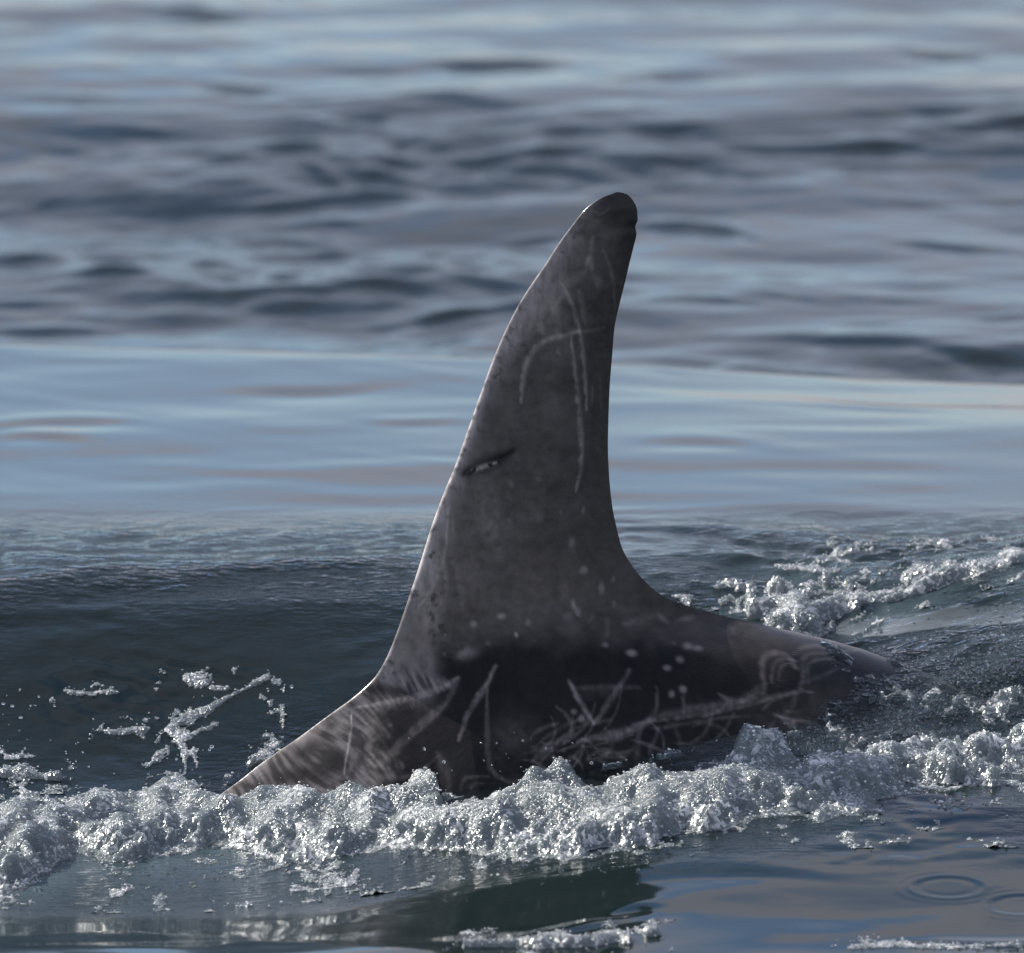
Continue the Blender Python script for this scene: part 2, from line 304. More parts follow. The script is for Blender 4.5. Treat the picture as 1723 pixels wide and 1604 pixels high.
# ------------------------------------------------------------------ dolphin geometry (local: u along the body, v to its side, z up)
YAW = R(11); DU = np.array([math.cos(YAW), math.sin(YAW)]); DN = np.array([math.sin(YAW), -math.cos(YAW)])
def to_uz(px, py):     # meet the upright plane through the spine
    a, b, c = ray(px, py)
    t = (-DN[1]*CAMLOC[1])/(DN[0]*a+DN[1]*b)
    return (a*DU[0]*t+(CAMLOC[1]+b*t)*DU[1]), CAMLOC[2]+c*t
LEFT = [(-120,1700),(0,1620),(100,1560),(200,1475),(290,1402),(350,1352),(400,1316),(450,1277),(500,1243),(550,1206),(600,1169),(632,1138),(650,1108),(668,1064),(690,1000),
 (708,945),(725,890),(745,835),(768,779),(788,722),(808,665),(826,615),(848,562),(870,518),(896,476),(917,446),(940,410),(963,379),(987,350),(1010,334),(1030,326)]
RIGHT = [(1046,324),(1056,328),(1066,339),(1072,353),(1073,370),(1069,382),(1071,393),(1067,412),(1060,440),(1051,478),(1042,514),(1034,552),(1030,600),(1026,650),(1024,700),(1023,750),
 (1025,800),(1030,850),(1038,890),(1046,920),(1062,950),(1085,978),(1112,1001),(1150,1017),(1200,1032),(1250,1044),(1300,1055),(1350,1066),(1400,1078),(1450,1092),(1520,1116),(1600,1152),(1723,1215),(1900,1330),(2100,1480),(2300,1700)]
lu, lz = to_uz([p[0] for p in LEFT], [p[1] for p in LEFT]); ru, rz = to_uz([p[0] for p in RIGHT], [p[1] for p in RIGHT])
def smooth_curve(z, u, zz):
    o = np.argsort(z); z = z[o]; u = u[o]
    m = np.zeros_like(z); d = np.diff(u)/np.diff(z)
    m[1:-1] = np.where(d[:-1]*d[1:] > 0, 2*d[:-1]*d[1:]/(d[:-1]+d[1:]+1e-12), 0); m[0] = d[0]; m[-1] = d[-1]
    i = np.clip(np.searchsorted(z, zz)-1, 0, len(z)-2); h = z[i+1]-z[i]; t = np.clip((zz-z[i])/h, 0, 1)
    return (2*t**3-3*t**2+1)*u[i]+(t**3-2*t**2+t)*h*m[i]+(-2*t**3+3*t**2)*u[i+1]+(t**3-t**2)*h*m[i+1]
ZT = max(lz.max(), rz.max())+.0006; ZB = -.16
def uL(z): return smooth_curve(np.append(lz, ZT), np.append(lu, (lu[-1]+ru[0])/2), z)
def uR(z): return smooth_curve(np.append(rz, ZT), np.append(ru, (lu[-1]+ru[0])/2), z)
RG = [p for p in LEFT if p[1] > 1130]+[(690,1090),(760,1046),(850,1014),(930,1002),(1020,998),(1090,1003)]+[p for p in RIGHT if p[1] > 1015]
gu, gz = to_uz([p[0] for p in RG], [p[1] for p in RG])
u_a, _ = to_uz(640, 1100); u_b, _ = to_uz(1130, 1000)
def body_shape(u, mid):
    left = 1-sstep(u_a-.10, u_a+.22, u)
    return .62+.28*left*(1-mid)+.2*mid, .20-.04*left-.02*mid, .30*mid
_xx = np.concatenate([[0], np.geomspace(1e-4, 4, 300)])
def flank(x, e, k): return np.power(x*x/(x+k*np.exp(-x)+1e-9), e)
def vbody(u, z):
    d = np.maximum(np.interp(u, gu, gz)-z, 0)
    mid = sstep(u_a-.08, u_a+.05, u)*(1-sstep(u_b-.05, u_b+.12, u))
    e, wd, k = body_shape(u, mid)
    return wd*flank(d/.15, e, k)
z_f0 = to_uz(640, 1120)[1]; ft_z0 = to_uz(1125, 1006)[1]
def vfin(u, z):
    a = uL(z); b = uR(np.maximum(z, ft_z0)); b = np.where(z < ft_z0, b+(ft_z0-z)*2.2, b)
    c = np.clip((u-a)/np.maximum(b-a, 1e-4), 0, 1)
    prof = 2.6*(c**.5)*(1-c)**.95*(1-.25*c)
    hgt = np.clip((z-z_f0)/(ZT-z_f0), 0, 1)
    T = .021*(1-hgt)**.8+.0045
    T = T*sstep(0, .018, ZT-z)**.5
    return T*prof/1.15*sstep(-.16, z_f0, z)
def vtot(u, z): return np.sqrt(vbody(u, z)**2+vfin(u, z)**2)
def body_top(X, Y):    # height of the skin above a ground point
    u = X*DU[0]+Y*DU[1]; v = np.abs(X*DN[0]+Y*DN[1])
    mid = sstep(u_a-.08, u_a+.05, u)*(1-sstep(u_b-.05, u_b+.12, u)); e, wd, k = body_shape(u, mid)
    g = (v/wd)**(1/e); x = g.copy()
    for _ in range(12): x = .5*x+.5*np.sqrt(np.maximum(g*(x+k*np.exp(-x)), 0))
    return np.interp(u, gu, gz)-.15*x

def chaikin(p, n=2):
    for _ in range(n):
        if len(p) < 3: return p
        q = np.empty((2*len(p)-2, 2)); q[0::2] = p[:-1]*.75+p[1:]*.25; q[1::2] = p[:-1]*.25+p[1:]*.75; q[0] = p[0]; q[-1] = p[-1]; p = q
    return p
def seg_field(px, py, pts, wid, power=2.0):
    out = np.zeros(px.shape); pts = chaikin(np.array(pts, float)); W = wid*3
    m = (px > pts[:, 0].min()-W) & (px < pts[:, 0].max()+W) & (py > pts[:, 1].min()-W) & (py < pts[:, 1].max()+W)
    if not m.any(): return out
    x = px[m]; y = py[m]; best = np.full(x.shape, 1e9); n = len(pts)-1
    for k in range(n):
        a = pts[k]; b = pts[k+1]; ab = b-a; t = np.clip(((x-a[0])*ab[0]+(y-a[1])*ab[1])/max(ab@ab, 1e-6), 0, 1)
        g = (k+t)/n; ww = wid*(.35+.65*np.sin(np.clip(g*.92+.04, 0, 1)*math.pi)**.6)
        best = np.minimum(best, np.hypot(x-a[0]-t*ab[0], y-a[1]-t*ab[1])/ww)
    out[m] = np.exp(-best**power); return out
def dot(px, py, cx, cy, rx, ry, power=3.0, rot=0):
    x = px-cx; y = py-cy; c, s = math.cos(rot), math.sin(rot)
    q = np.sqrt(((c*x+s*y)/rx)**2+((-s*x+c*y)/ry)**2); return np.exp(-q**power)

SCARS = [ # points, half width, brightness
 ([(876,677),(879,649),(883,619),(892,597),(910,577),(930,570),(955,566),(974,557)],6,.85),
 ([(945,478),(952,490),(960,504),(970,537),(977,569),(982,604),(986,649),(987,690)],4.5,.6),
 ([(960,569),(966,612),(971,649),(975,699),(978,727),(979,773),(975,805),(968,828)],4.5,.65),
 ([(900,524),(906,540),(915,572)],9,.30),([(925,495),(935,524),(941,566)],8,.32),([(930,520),(950,495),(945,485),(970,470),(987,452),(992,430)],6,.3),
 ([(998,400),(992,430),(996,456)],6,.3),([(1014,420),(1027,450),(1032,474),(1034,520)],4,.28),([(975,490),(980,519),(984,545)],6,.25),([(1003,465),(1006,485)],9,.25),
 ([(975,560),(1000,556),(1018,552)],3,.2),([(937,590),(942,598)],3,.35),([(997,650),(996,674)],3,.3),([(1010,640),(1012,690)],3,.15),
 ([(999,357),(1012,363),(1026,350)],3,.35),([(984,352),(975,375),(990,385),(1010,372)],6,.12),
 ([(755,855),(752,898),(750,930),(736,976),(722,1000),(703,1022)],3.5,.45),([(762,930),(775,985),(778,1020)],7,.2),([(740,930),(752,960),(748,1010),(726,1030)],5,.3),
 ([(800,820),(835,860),(830,905)],14,.10),([(758,850),(764,900)],3,.3),
 ([(598,1191),(653,1184),(716,1170),(758,1150),(770,1142)],6,.85),
 ([(592,1203),(592,1237),(584,1272),(580,1303)],2.6,1.2),
 ([(772,1143),(751,1184),(705,1223),(653,1272),(634,1290)],8,.42),([(762,1165),(735,1205),(690,1245)],4,.2),
 ([(834,1120),(817,1157),(789,1195),(772,1246)],6,.75),([(834,1120),(822,1150),(800,1170)],3,.4),
 ([(820,1160),(819,1226),(822,1296),(848,1312)],5,.42),([(737,1271),(751,1296),(754,1350)],11,.35),([(737,1273),(700,1305),(650,1312),(630,1300)],5,.3),
 ([(775,1345),(776,1306),(823,1306)],4,.3),([(790,1345),(795,1318),(815,1318)],4,.25),([(845,1310),(870,1322),(905,1300)],5,.25),
 ([(640,1320),(600,1290),(570,1250)],9,.4),([(652,1350),(620,1325),(590,1290)],5,.5),([(560,1330),(600,1345),(650,1350)],6,.35),
 ([(957,1146),(976,1181),(1000,1219)],5,1.0),([(1060,1127),(1029,1177),(1003,1216)],6,.5),([(970,1158),(1020,1156),(1077,1157)],6,.28),([(960,1150),(985,1175),(1040,1160)],9,.14),
 ([(990,1222),(1010,1215),(1028,1212)],4,.45),
 ([(972,1248),(1019,1240),(1077,1222),(1100,1212)],7,.85),([(1095,1214),(1120,1203),(1167,1193),(1234,1186),(1285,1166)],9,.45),
 ([(896,1280),(929,1253),(967,1234)],7,.4),([(1105,1215),(1160,1205),(1230,1196),(1300,1176)],4,.4),([(1120,1225),(1180,1212),(1260,1205)],4,.3),
 ([(1287,1158),(1280,1115),(1296,1098),(1325,1101),(1341,1126)],6,.6),([(1299,1150),(1299,1118),(1318,1108),(1340,1112)],4,.5),([(1310,1145),(1313,1122),(1328,1116)],3,.45),
 ([(1337,1100),(1355,1086),(1380,1088),(1406,1098),(1440,1096)],5,.5),([(1352,1140),(1348,1112),(1362,1097),(1415,1102)],5,.4),([(1360,1150),(1358,1118),(1376,1108),(1430,1112)],4,.35),
 ([(1345,1150),(1380,1140),(1410,1125)],5,.3),([(1210,1168),(1225,1178),(1260,1182),(1310,1172),(1350,1160)],5,.45),([(1230,1190),(1290,1150)],6,.3),
 ([(1148,1172),(1152,1200)],4,.25),([(1077,1225),(1070,1270),(1085,1310)],6,.35),([(1110,1225),(1092,1265),(1100,1300)],5,.35),([(930,1262),(900,1290),(930,1300),(960,1285)],4,.3),
 ([(966,1017),(972,1035)],4,.5),([(989,1048),(1000,1036)],3,.4),([(1023,1042),(1022,1070)],4,.4),([(1050,1050),(1075,1044),(1100,1038)],8,.28),([(1108,1034),(1122,1048)],5,.4),([(1143,1043),(1168,1038)],5,.4),
 ([(955,980),(945,1010)],6,.15),([(1230,1055),(1238,1070)],5,.2)]
_r3 = np.random.RandomState(12)
for _ in range(64):
    x = _r3.uniform(880, 1330); y = 1330-(x-880)*.12-_r3.uniform(0, 95); a = _r3.uniform(-.9, .5); ln = _r3.uniform(30, 95); b = _r3.uniform(-1.3, 1.3)
    SCARS.append(([(x+ln*s*math.cos(a+b*s), y+ln*s*math.sin(a+b*s)) for s in (0, .2, .4, .6, .8, 1)], _r3.uniform(2.2, 4.5), _r3.uniform(.15, .5)))
SPOTS = [(962,912,6,9,.5),(982,959,7,7,.7),(1031,975,4,6,.4),(1012,989,5,11,.55),(965,1017,4,9,.5),(974,1029,4,8,.45),(957,1038,7,9,.2),(1032,1017,4,7,.3),
 (796,1050,6,6,.8),(843,1037,8,5,.8),(888,1047,6,6,.5),(869,1068,3,4,1.3),(822,1083,5,4,.3),(1018,1085,5,4,.6),(1063,1099,8,6,1.0),(1157,1087,7,6,.8),(1174,1091,8,5,.8),
 (1144,1110,6,6,.8),(1123,1124,6,5,.8),(1149,1160,6,6,.9),(1130,1168,5,6,.8),(966,1198,5,5,.7),(979,1209,6,7,.8),(1134,1083,4,4,.3),(748,1101,3,4,.3),(620,1257,7,7,.5),(657,1220,4,4,.3),
 (860,815,5,7,.3),(906,807,5,4,.25),(903,871,12,8,.18),(981,858,3,7,.3),(943,862,3,4,.2),(857,876,4,4,.2),(748,1068,2,2,.8),(770,1005,3,3,.1)]
def pigment_and_rim(px, py, u, z):
    n = fbm(px/70, py/70, 4, 3); n2 = fbm(px/16, py/16, 4, 8); n3 = fbm(px/9, py/45, 3, 30)
    edge = np.interp(py, [p[1] for p in LEFT][::-1], [p[0] for p in LEFT][::-1]); e = px-edge
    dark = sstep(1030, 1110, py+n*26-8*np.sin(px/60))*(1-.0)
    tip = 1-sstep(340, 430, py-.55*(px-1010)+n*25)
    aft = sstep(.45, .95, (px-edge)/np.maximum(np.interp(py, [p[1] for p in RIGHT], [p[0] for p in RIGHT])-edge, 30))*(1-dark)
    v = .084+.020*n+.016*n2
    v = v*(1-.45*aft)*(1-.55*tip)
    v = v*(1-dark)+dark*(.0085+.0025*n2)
    # pale leading edge and pale shoulder
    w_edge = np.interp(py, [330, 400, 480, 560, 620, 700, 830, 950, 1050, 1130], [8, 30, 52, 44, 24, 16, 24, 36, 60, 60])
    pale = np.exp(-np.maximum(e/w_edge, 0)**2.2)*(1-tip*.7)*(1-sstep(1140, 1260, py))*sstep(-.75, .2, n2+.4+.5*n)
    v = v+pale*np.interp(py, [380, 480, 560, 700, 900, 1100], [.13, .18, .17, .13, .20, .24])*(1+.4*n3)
    v = v+.30*np.exp(-np.maximum(e/7, 0)**2)*(1-sstep(1040, 1130, py))*sstep(-.8, .3, n2)*sstep(560, 640, py)  # sunlit rim of the leading edge, painted into the skin colour
    patch = sstep(0, 1, dot(px, py, 690, 1085, 38, 95, 3, -.25)*1.25)
    v = v*(1-patch)+patch*(.17+.03*n2+.02*n3)
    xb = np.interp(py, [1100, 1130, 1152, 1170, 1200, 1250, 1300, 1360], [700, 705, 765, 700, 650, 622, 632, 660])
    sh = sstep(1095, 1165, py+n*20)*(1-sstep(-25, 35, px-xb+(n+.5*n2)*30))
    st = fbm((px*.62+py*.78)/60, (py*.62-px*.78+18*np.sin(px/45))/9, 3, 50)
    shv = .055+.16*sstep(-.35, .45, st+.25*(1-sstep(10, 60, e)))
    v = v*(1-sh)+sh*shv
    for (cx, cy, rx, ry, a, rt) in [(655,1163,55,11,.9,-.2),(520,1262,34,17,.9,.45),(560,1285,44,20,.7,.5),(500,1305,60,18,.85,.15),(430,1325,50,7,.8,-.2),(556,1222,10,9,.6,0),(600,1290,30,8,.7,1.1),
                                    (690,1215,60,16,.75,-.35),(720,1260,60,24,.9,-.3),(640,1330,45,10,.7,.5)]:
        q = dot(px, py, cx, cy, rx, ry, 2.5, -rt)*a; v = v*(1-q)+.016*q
    for (cx, cy, rx, ry, a) in [(818,880,40,50,.035),(800,950,40,70,.02),(862,1238,36,34,.035),(782,1098,17,11,.13),(835,500+60,40,70,.03),(920,520,40,50,.03),(1330,1215,80,40,.022),(1420,1190,90,40,.02)]:
        v = v+a*dot(px, py, cx, cy, rx, ry, 2.2)*(1+.4*n2)
    v = v-.05*dot(px, py, 776, 1092, 8, 6, 2)
    # healed gash on the leading side
    rel = np.zeros_like(v)
    g = seg_field(px, py, [(780,797),(811,787),(842,774),(862,760)], 13); v = v*(1-.85*g); rel -= g*1.2
    g = seg_field(px, py, [(789,796),(811,787),(838,777)], 4.5); v = v+.32*g*sstep(-.5, .3, n2+.2); rel += g*.8
    for pts, wd, br in SCARS:
        c = np.array(pts, float); wob = 1.5
        s = seg_field(px+wob*n2, py+wob*n, pts, wd*.95, 2.6)*br*(1+.35*n3); v = v+s*(.17-.035*dark)*(.6+.45*sstep(-.6, .4, n2)); rel += s*.25
    for cx, cy, rx, ry, br in SPOTS:
        v = v+dot(px+1.5*n2, py, cx, cy, rx, ry, 3)*br*.19
    v = np.clip(v, .007, .6)
    br = np.clip((py-1150)/90, 0, 1)*np.clip((px-1150)/200, 0, 1)
    col = np.stack([v*(1.13+.05*br), v*1.0, v*(.92-.04*br)], 1)
    return col, rel
def build_dolphin():
    nz = 540; t = np.linspace(0, 1, nz); zz = ZT-.00005-(ZT-ZB)*(t**1.0); zz = np.concatenate([ZT-np.array([.0001, .0004, .001]), zz[1:]]); nz = len(zz)
    nn, nf = 680, 80
    cn = (1-np.cos(np.linspace(0, math.pi, nn)))/2; cn = .35*cn+.65*np.linspace(0, 1, nn)
    a = np.linspace(0, 1, nn)[1:-1]; cn = np.concatenate([[0], .3*(1-np.cos(a*math.pi))/2+.7*a, [1]])
    e = np.array([.0002, .0008, .002, .004]); cn = np.unique(np.concatenate([cn, e, 1-e])); nn = len(cn)
    cf = (1-np.cos(np.linspace(0, math.pi, nf)))/2; cf = cf[::-1][1:-1]
    A = uL(zz)[:, None]; B = uR(zz)[:, None]
    ug = np.linspace(-1.2, 1.6, 4000); W = np.concatenate([[0], np.cumsum(.12+.88*sstep(-.40, -.33, ug[1:])*(1-sstep(.46, .56, ug[1:])))])*(ug[1]-ug[0])
    W = np.interp(np.arange(len(ug)), np.arange(len(W)), W); wa = np.interp(A, ug, W); wb = np.interp(B, ug, W)
    U1 = np.interp(wa+(wb-wa)*cn[None], W, ug); Z1 = np.repeat(zz[:, None], nn, 1); V1 = vtot(U1, Z1); V1[:, 0] = 0; V1[:, -1] = 0
    U2 = A+(B-A)*cf[None]; Z2 = np.repeat(zz[:, None], len(cf), 1); V2 = -vtot(U2, Z2)
    U = np.concatenate([U1, U2], 1); V = np.concatenate([V1, V2], 1); Z = np.concatenate([Z1, Z2], 1); nc = U.shape[1]
    # gentle wrinkles and a nicked trailing edge
    V = V*(1+.012*fbm(U*14, Z*14, 3, 70))
    X = U*DU[0]+V*DN[0]; Y = U*DU[1]+V*DN[1]
    P = np.stack([X, Y, Z], -1).reshape(-1, 3); px, py = project(P[:, 0], P[:, 1], P[:, 2])
    i = np.arange(nc); j = (i+1) % nc; rows = nc*np.arange(nz-1)[:, None]
    Fq = np.stack([rows+i, rows+nc+i, rows+nc+j, rows+j], -1).reshape(-1, 4)
    col, rel = pigment_and_rim(px, py, U.ravel(), Z.ravel())
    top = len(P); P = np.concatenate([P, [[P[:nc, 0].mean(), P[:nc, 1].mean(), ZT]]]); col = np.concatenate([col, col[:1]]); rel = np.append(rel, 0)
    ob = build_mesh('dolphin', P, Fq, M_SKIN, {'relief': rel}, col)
    tag(ob, 'dark grey scarred dolphin rising from the sea, tall hooked dorsal fin above its wet back', 'dolphin')
    return ob

# ------------------------------------------------------------------ build the water sheet
def graded(a, b, step, reach, n=34):
    core = np.arange(a, b+step/2, step); g = np.geomspace(step, reach, n)
    return core, g
def build_water():
    xs = np.arange(-.66, .6601, .0034); g = np.cumsum(np.geomspace(.006, 90, 44)); xs = np.concatenate([xs[0]-g[::-1], xs, xs[-1]+g])
    y1 = np.arange(-1.45, .9, .0042); y2 = np.arange(.9, 2.2, .0075); y3 = np.arange(2.2, 5.4, .011)
    ys = np.concatenate([y1[0]-g[::-1], y1, y2, y3, y3[-1]+np.cumsum(np.geomspace(.02, 260, 40))])
    X, Y = np.meshgrid(xs, ys); H = np.zeros(X.shape)
    for k in range(0, len(ys), 120): H[k:k+120] = surface(X[k:k+120], Y[k:k+120])
    far, gust, plate, front, right, body = masks(X, Y)
    rip = 1.0*np.exp(-((Y-.47)/.16)**2)*sstep(-.5, .3, perlin(X*2, Y*6, 61)+.1)+1.0*body*(.6+perlin(X*6, Y*3, 62))+.9*right+.25*far*gust+.05
    rip = np.clip(rip, 0, 1.5)*(1-.9*front)
    # milky water full of tiny air bubbles beside the foam
    px, py = project(X, Y, H); B = np.interp(px, BOT[:, 0], BOT[:, 1])
    milk = np.exp(-np.maximum(py-B, 0)/60)*(.02+1.0*(1-sstep(150, 800, px)))*(py > B-60)*(Y < -.1)
    milk = np.maximum(milk, .35*right)
    milk = np.clip(milk*(.7+.8*perlin(X*14, Y*7, 63)), 0, .9)
    bt = body_top(X, Y); thick = H-bt; cover = np.where(np.abs(thick) < 5, 1-np.exp(-np.maximum(thick, 0)/.07), 1); cover = np.clip(cover, .0, 1)
    cover = np.where((bt < -.3) | (thick > .15) | (X < -.30), 1, cover)
    V = np.stack([X, Y, H], -1).reshape(-1, 3)
    ob = build_mesh('water', V, grid_faces(len(xs), len(ys)), M_WATER, {'ripple': rip, 'milk': milk, 'cover': cover})
    ob['kind'] = 'structure'
    xs = np.arange(-.5, .9, .02); ys = np.arange(-.5, .6, .02); X, Y = np.meshgrid(xs, ys)
    Z = surface(X, Y)-.075-.25*np.maximum(sstep(.3, .5, np.abs(X-.2)/1.4), sstep(.35, .5, np.abs(Y-.05)/1.1))
    t = build_mesh('deep_water', np.stack([X, Y, Z], -1).reshape(-1, 3), grid_faces(len(xs), len(ys)), M_DEEP); t['kind'] = 'structure'
    return ob

# ------------------------------------------------------------------ foam
TOP = np.array([(-60,1385),(0,1372),(60,1352),(130,1345),(250,1328),(300,1312),(345,1345),(400,1352),(440,1345),(480,1332),(560,1345),(640,1345),(675,1325),(700,1310),(725,1312),(745,1345),(820,1345),(868,1330),(895,1312),(935,1296),(980,1304),(1100,1303),(1170,1292),(1220,1276),(1255,1256),(1310,1254),(1335,1268),(1380,1272),(1450,1275),(1550,1245),(1640,1240),(1790,1230)], float)
BOT = np.array([(-60,1510),(0,1502),(60,1475),(130,1442),(250,1445),(350,1425),(430,1440),(480,1455),(520,1450),(560,1440),(640,1432),(720,1425),(800,1435),(880,1448),(930,1452),(1000,1440),(1100,1417),(1200,1397),(1300,1372),(1340,1366),(1400,1383),(1480,1362),(1550,1332),(1640,1322),(1790,1300)], float)
def foam_sheet(name, x0, x1, y0, y1, dens, label, H=.02, step=(.0019, .0026), thr=.3, lump=1.0, beads=0, bead_r=(.0007, .0019), cat='foam', seed=0, qa=1.0):
    xs = np.arange(x0, x1, step[0]); ys = np.arange(y0, y1, step[1]); X, Y = np.meshgrid(xs, ys)
    base = surface(X, Y); px, py = project(X, Y, base); D = dens(px, py, X, Y)
    q = fbm(X*20, Y*13, 2, 80+seed); q2 = fbm(X*70, Y*45, 3, 90+seed, .6); q3 = perlin(X*230, Y*150, 95+seed)
    d = D+qa*(.28*q+.22*q2)
    body = sstep(thr, thr+.55, d)
    h = body*H*(.35+.65*np.clip(D, 0, 1.3))*(1+.5*q)+body*lump*(.007*q+.0016*q2+.0006*q3)
    Z = base+np.where(d > thr-.12, h+.0006, -.004)
    V = np.stack([X, Y, Z], -1).reshape(-1, 3); Fq = grid_faces(len(xs), len(ys)); ok = (d > thr-.12).ravel()
    Fq = Fq[ok[Fq].any(1)]
    used = np.unique(Fq); re = np.full(len(V), -1); re[used] = np.arange(len(used))
    dn = np.clip(.12+np.clip(d, 0, 1.3)*.62+.15*q, 0, 1).ravel()
    r = np.random.RandomState(100+seed)
    if beads:
        cand = np.where((d > thr-.18).ravel())[0]; pick = cand[r.randint(0, len(cand), beads)]
        c = V[pick]+np.stack([r.uniform(-.002, .002, beads), r.uniform(-.003, .003, beads), r.uniform(-.0006, .0022, beads)], 1)
        rad = bead_r[0]+(bead_r[1]-bead_r[0])*r.uniform(0, 1, beads)**2.5
        bv, bf = balls(c, rad, r)
        nv = len(used); V2 = np.concatenate([V[used], bv]); T = re[Fq]; T = np.concatenate([T[:, [0, 1, 2]], T[:, [0, 2, 3]]]); F2 = np.concatenate([T, bf+nv])
        ob = build_mesh(name, V2, F2, M_FOAM, {'density': np.concatenate([dn[used], np.ones(len(bv))])})
        ob.data.materials.append(M_BEAD); mi = np.zeros(len(F2), np.int32); mi[len(T):] = 1; ob.data.polygons.foreach_set('material_index', mi)
    else:
        ob = build_mesh(name, V[used], re[Fq], M_FOAM, {'density': dn[used]})
    tag(ob, label, cat, 'stuff'); return ob
_ph = (1+5**.5)/2
ICV = np.array([(-1,_ph,0),(1,_ph,0),(-1,-_ph,0),(1,-_ph,0),(0,-1,_ph),(0,1,_ph),(0,-1,-_ph),(0,1,-_ph),(_ph,0,-1),(_ph,0,1),(-_ph,0,-1),(-_ph,0,1)])/math.sqrt(1+_ph*_ph)
ICF = np.array([(0,11,5),(0,5,1),(0,1,7),(0,7,10),(0,10,11),(1,5,9),(5,11,4),(11,10,2),(10,7,6),(7,1,8),(3,9,4),(3,4,2),(3,2,6),(3,6,8),(3,8,9),(4,9,5),(2,4,11),(6,2,10),(8,6,7),(9,8,1)])
def subdiv(V, Fc):
    V = list(map(tuple, V)); c = {}; o = []
    def mid(a, b):
        k = (min(a, b), max(a, b))
        if k not in c:
            p = (np.array(V[a])+np.array(V[b])); p = p/np.linalg.norm(p); c[k] = len(V); V.append(tuple(p))
        return c[k]
    for a, b, d in Fc:
        x, y, z = mid(a, b), mid(b, d), mid(d, a); o += [(a, x, z), (b, y, x), (d, z, y), (x, y, z)]
    return np.array(V), np.array(o)
IC2V, IC2F = subdiv(ICV, ICF)
def balls(c, rad, r, hi=False, squash=.85):
    bv, bf = (IC2V, IC2F) if hi else (ICV, ICF); n = len(c)
    s = np.stack([r.uniform(.8, 1.25, n), r.uniform(.8, 1.25, n), r.uniform(.7, 1.1, n)*squash], 1)*rad[:, None]
    V = (bv[None]*s[:, None]+c[:, None]).reshape(-1, 3); Fc = (bf[None]+len(bv)*np.arange(n)[:, None, None]).reshape(-1, 3); return V, Fc

def dens_front(px, py, X, Y):
    T = np.interp(px, TOP[:, 0], TOP[:, 1]); B = np.interp(px, BOT[:, 0], BOT[:, 1])
    T = T+np.interp(px, [0, 800, 1250, 1723], [26, 30, 30, 6])
    g = (py-T)/(B-T); d = sstep(-.15, .08, g)*np.interp(g, [0, .3, .6, .85, 1.1], [1.3, 1.25, .95, .62, 0])
    return d*np.interp(px, [0, 700, 1250, 1400, 1723], [.95, 1, 1.05, .75, .5])
def poly_dens(paths):
    def f(px, py, X, Y):
        d = np.zeros(px.shape)
        for pts, wd, a in paths: d = np.maximum(d, a*seg_field(px, py*1.0, pts, wd, 2.5))
        return d
    return f
def box(pts_px, pad=.03):
    p = np.array(pts_px, float); x, y, z = hit(p[:, 0], p[:, 1]); return x.min()-pad, x.max()+pad, y.min()-pad, y.max()+pad

build_water()
build_dolphin()
x0, x1, y0, y1 = box([(-20, 1500), (1745, 1240), (300, 1330), (900, 1452), (1300, 1270)], .03)
foam_sheet('foam', -.60, .60, max(y0, -.75), min(y1, .12), dens_front,
           'long thick bank of white bubbly foam running along the near side of the dolphin', H=.019, beads=4500, seed=0, qa=1.15)
STREAK = [([(452,1138),(430,1150),(405,1163)],7,1),([(405,1163),(372,1180),(340,1200),(300,1214),(284,1226)],8,1.1),([(284,1226),(300,1236),(318,1240)],10,1),([(300,1240),(312,1262),(312,1300)],7,.9),
 ([(312,1142),(330,1146),(345,1150)],8,1),([(355,1158),(388,1160)],6,.9),([(262,1275),(270,1272)],12,.7),([(325,1260),(332,1290)],7,.6),([(270,1240),(262,1250)],6,.7)]
sb = box([(255, 1310), (460, 1130), (460, 1310)], .01)
foam_sheet('foam_streak', *sb, poly_dens(STREAK), 'crooked thread of foam on dark water left of the dolphin, trailing down to the foam bank', H=.0013, lump=.09, qa=1.8, beads=300, bead_r=(.0006, .0014), thr=.4, seed=3)
def small(paths, label, seed, H=.0010, beads=60, pad=6, thr=.45, lump=.08):
    a = np.concatenate([np.array(p[0], float) for p in paths]); wd = max(p[1] for p in paths)*2+pad
    b = box([(a[:, 0].min()-wd, a[:, 1].max()+wd), (a[:, 0].max()+wd, a[:, 1].min()-wd)], .004)
    return foam_sheet('foam_patch', *b, poly_dens(paths), label, H=H, lump=lump, qa=1.9, beads=beads, bead_r=(.0006, .0013), thr=thr, seed=seed)
small([([(106,1162),(130,1167),(160,1168)],5,1),([(162,1165),(200,1166)],4,.8)], 'thin flat foam fleck lying highest on dark water at far left', 5)
small([([(178,1232),(210,1232),(245,1227)],6,1)], 'short flat foam fleck between the far left fleck and the foam thread', 6)
small([([(-10,1305),(40,1302),(100,1310)],9,1.1),([(10,1275),(60,1272)],6,.8)], 'bubbly foam patch at left edge just above the foam bank', 7, H=.006, beads=350)
small([([(418,1290),(430,1278),(448,1276),(455,1280)],7,1.3)], 'small lump of foam clinging to the sloping shoulder of the dolphin', 8, H=.006, beads=120)
small([([(1265,1030),(1300,1035),(1350,1038),(1400,1030),(1440,1020)],20,1.25),([(1300,1055),(1350,1060),(1400,1056)],14,1.1),([(1258,1014),(1268,1030)],8,1.2)],
      'splash of white foam standing just behind the falling ridge of the back', 9, H=.016, beads=900, thr=.35, lump=.9)
small([([(1430,1018),(1480,1003),(1520,990)],9,1.2),([(1520,975),(1560,970)],9,1.2),([(1490,1012),(1540,995),(1600,972),(1660,955),(1723,940)],8,1.2),([(1680,945),(1723,932)],11,1.1)],
      'foam crest climbing to the right edge along a dark breaking wavelet', 10, H=.006, beads=900, thr=.38, lump=.5)
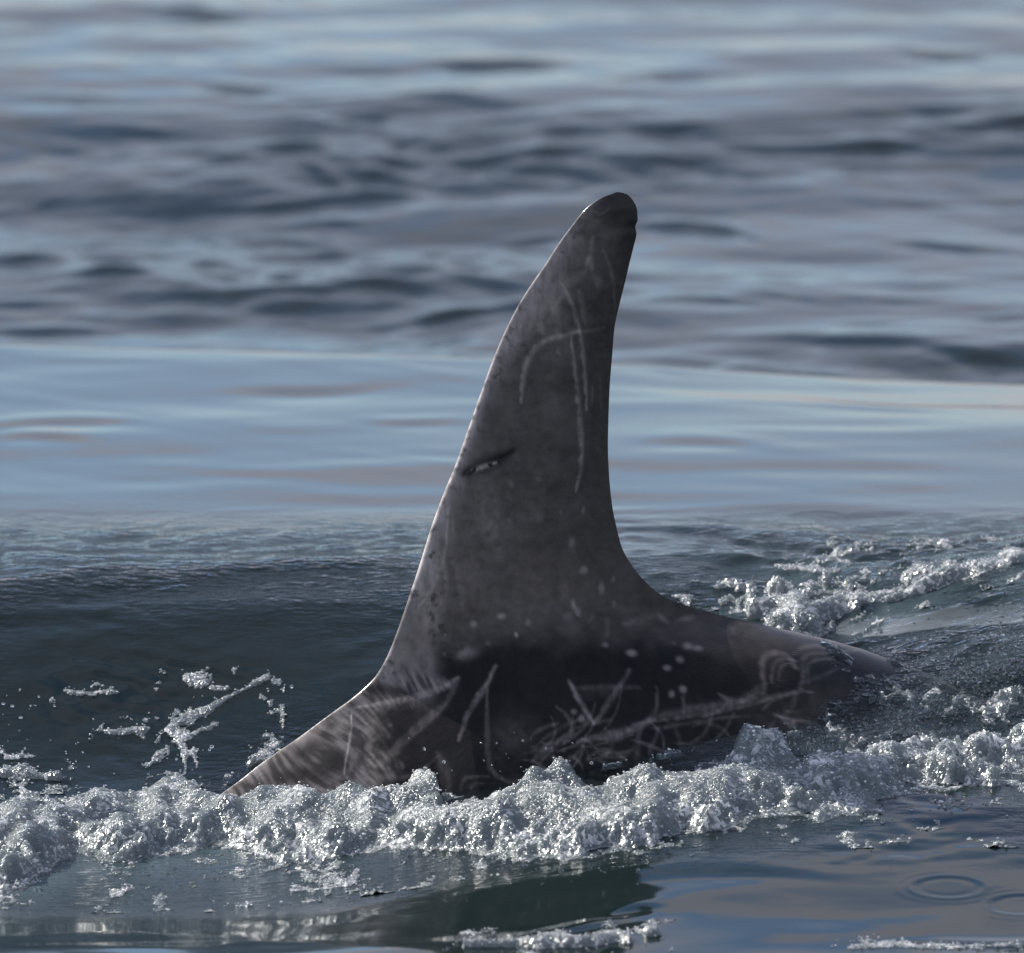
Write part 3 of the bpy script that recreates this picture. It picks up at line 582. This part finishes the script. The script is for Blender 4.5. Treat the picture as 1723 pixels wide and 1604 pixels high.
small([([(1305,952),(1350,958),(1410,962)],5,1)], 'thin foam line on rippled water behind the dolphin, right of the fin', 11)
small([([(1365,1000),(1400,996),(1440,1004)],6,1),([(1345,985),(1375,984)],4,.8),([(1130,1003),(1165,1006)],4,.9)], 'thin foam scraps just above the splash behind the back', 12, beads=150)
small([([(905,1590),(935,1582),(960,1590)],8,1.2),([(1000,1588),(1030,1574),(1060,1584)],9,1.2),([(780,1592),(850,1590),(910,1592)],4,1),([(960,1590),(1000,1588)],5,1),([(1085,1573),(1112,1572)],4,.9)],
      'narrow frothy foam line near the bottom edge beside a dark reflection', 13, H=.006, beads=350)
small([([(1430,1595),(1500,1590),(1560,1594),(1723,1590)],6,.75)], 'faint foam line in the bottom right corner of calm water', 14, beads=250, thr=.5)
small([([(560,1478),(590,1490),(600,1470)],9,.9),([(505,1470),(530,1480)],7,.8)], 'loose clump of bubbles floating just in front of the foam bank', 15, beads=250)
small([([(-10,1502),(30,1492),(60,1480)],8,1)], 'ragged bubble fringe at left edge in front of the foam bank', 16, beads=200)

# loose froth and beads of water over the drowned back and the churned water on the right
def scatter(name, label, n, sampler, rad, material, cat, seed, lift=(0, .002), hi=False, pw=3):
    r = np.random.RandomState(seed); p = sampler(r, n); x, y, z = hit(p[:, 0], p[:, 1]); z = surface(x, y)
    rr = rad[0]+(rad[1]-rad[0])*r.uniform(0, 1, len(x))**pw
    c = np.stack([x, y, z+r.uniform(lift[0], lift[1], len(x))], 1); bv, bf = balls(c, rr, r, hi)
    ob = build_mesh(name, bv, bf, material); tag(ob, label, cat, 'stuff'); return ob
def clumps(cs):
    def f(r, n):
        wts = np.array([c[4] for c in cs], float); k = r.choice(len(cs), n, p=wts/wts.sum()); c = np.array(cs, float)[k]
        return np.stack([c[:, 0]+r.normal(0, 1, n)*c[:, 2], c[:, 1]+r.normal(0, 1, n)*c[:, 3]], 1)
    return f
scatter('froth', 'froth and glinting bubbles strewn over the submerged tail end of the back', 4600,
  clumps([(1560,1215,120,40,6),(1680,1190,60,60,5),(1450,1190,90,50,3),(1640,1100,70,30,2),(1500,1250,120,18,4),(1690,1030,40,60,2),(1380,1240,90,25,2),(1600,1140,80,30,2)]),
  (.0006, .0026), M_CLEAR, 'froth', 41, (-.0005, .001))
scatter('water_beads', 'clear beads of water along the lower fringe of the foam bank', 400,
  lambda r, n: (lambda x: np.stack([x, np.interp(x, BOT[:, 0], BOT[:, 1])+r.exponential(16, n)-8], 1))(r.uniform(0, 1723, n)*r.uniform(.5, 1, n)), (.0006, .003), M_CLEAR, 'water beads', 42, (0, .001))
def airborne(name, label, pts, rad, seed, Yc):
    r = np.random.RandomState(seed); a, b, c = ray(pts[:, 0], pts[:, 1]); t = (Yc+r.uniform(-.05, .05, len(pts))-CAMLOC[1])/b
    C = np.stack([a*t, CAMLOC[1]+b*t, CAMLOC[2]+c*t], 1); rr = rad[0]+(rad[1]-rad[0])*r.uniform(0, 1, len(pts))**3
    bv, bf = balls(C, rr, r, True, 1.0); ob = build_mesh(name, bv, bf, M_CLEAR); tag(ob, label, 'spray', 'stuff'); return ob
r = np.random.RandomState(5)
pts = np.concatenate([np.stack([r.uniform(0, 1723, 60), r.normal(1270, 40, 60)], 1), np.stack([r.normal(20, 18, 40), r.uniform(1160, 1330, 40)], 1),
                      np.stack([r.normal(890, 60, 16), r.normal(1275, 25, 16)], 1), np.stack([r.normal(312, 14, 30), r.uniform(1230, 1320, 30)], 1)])
airborne('spray', 'tiny water drops thrown up just above the foam bank', pts, (.0005, .0018), 6, -.38)
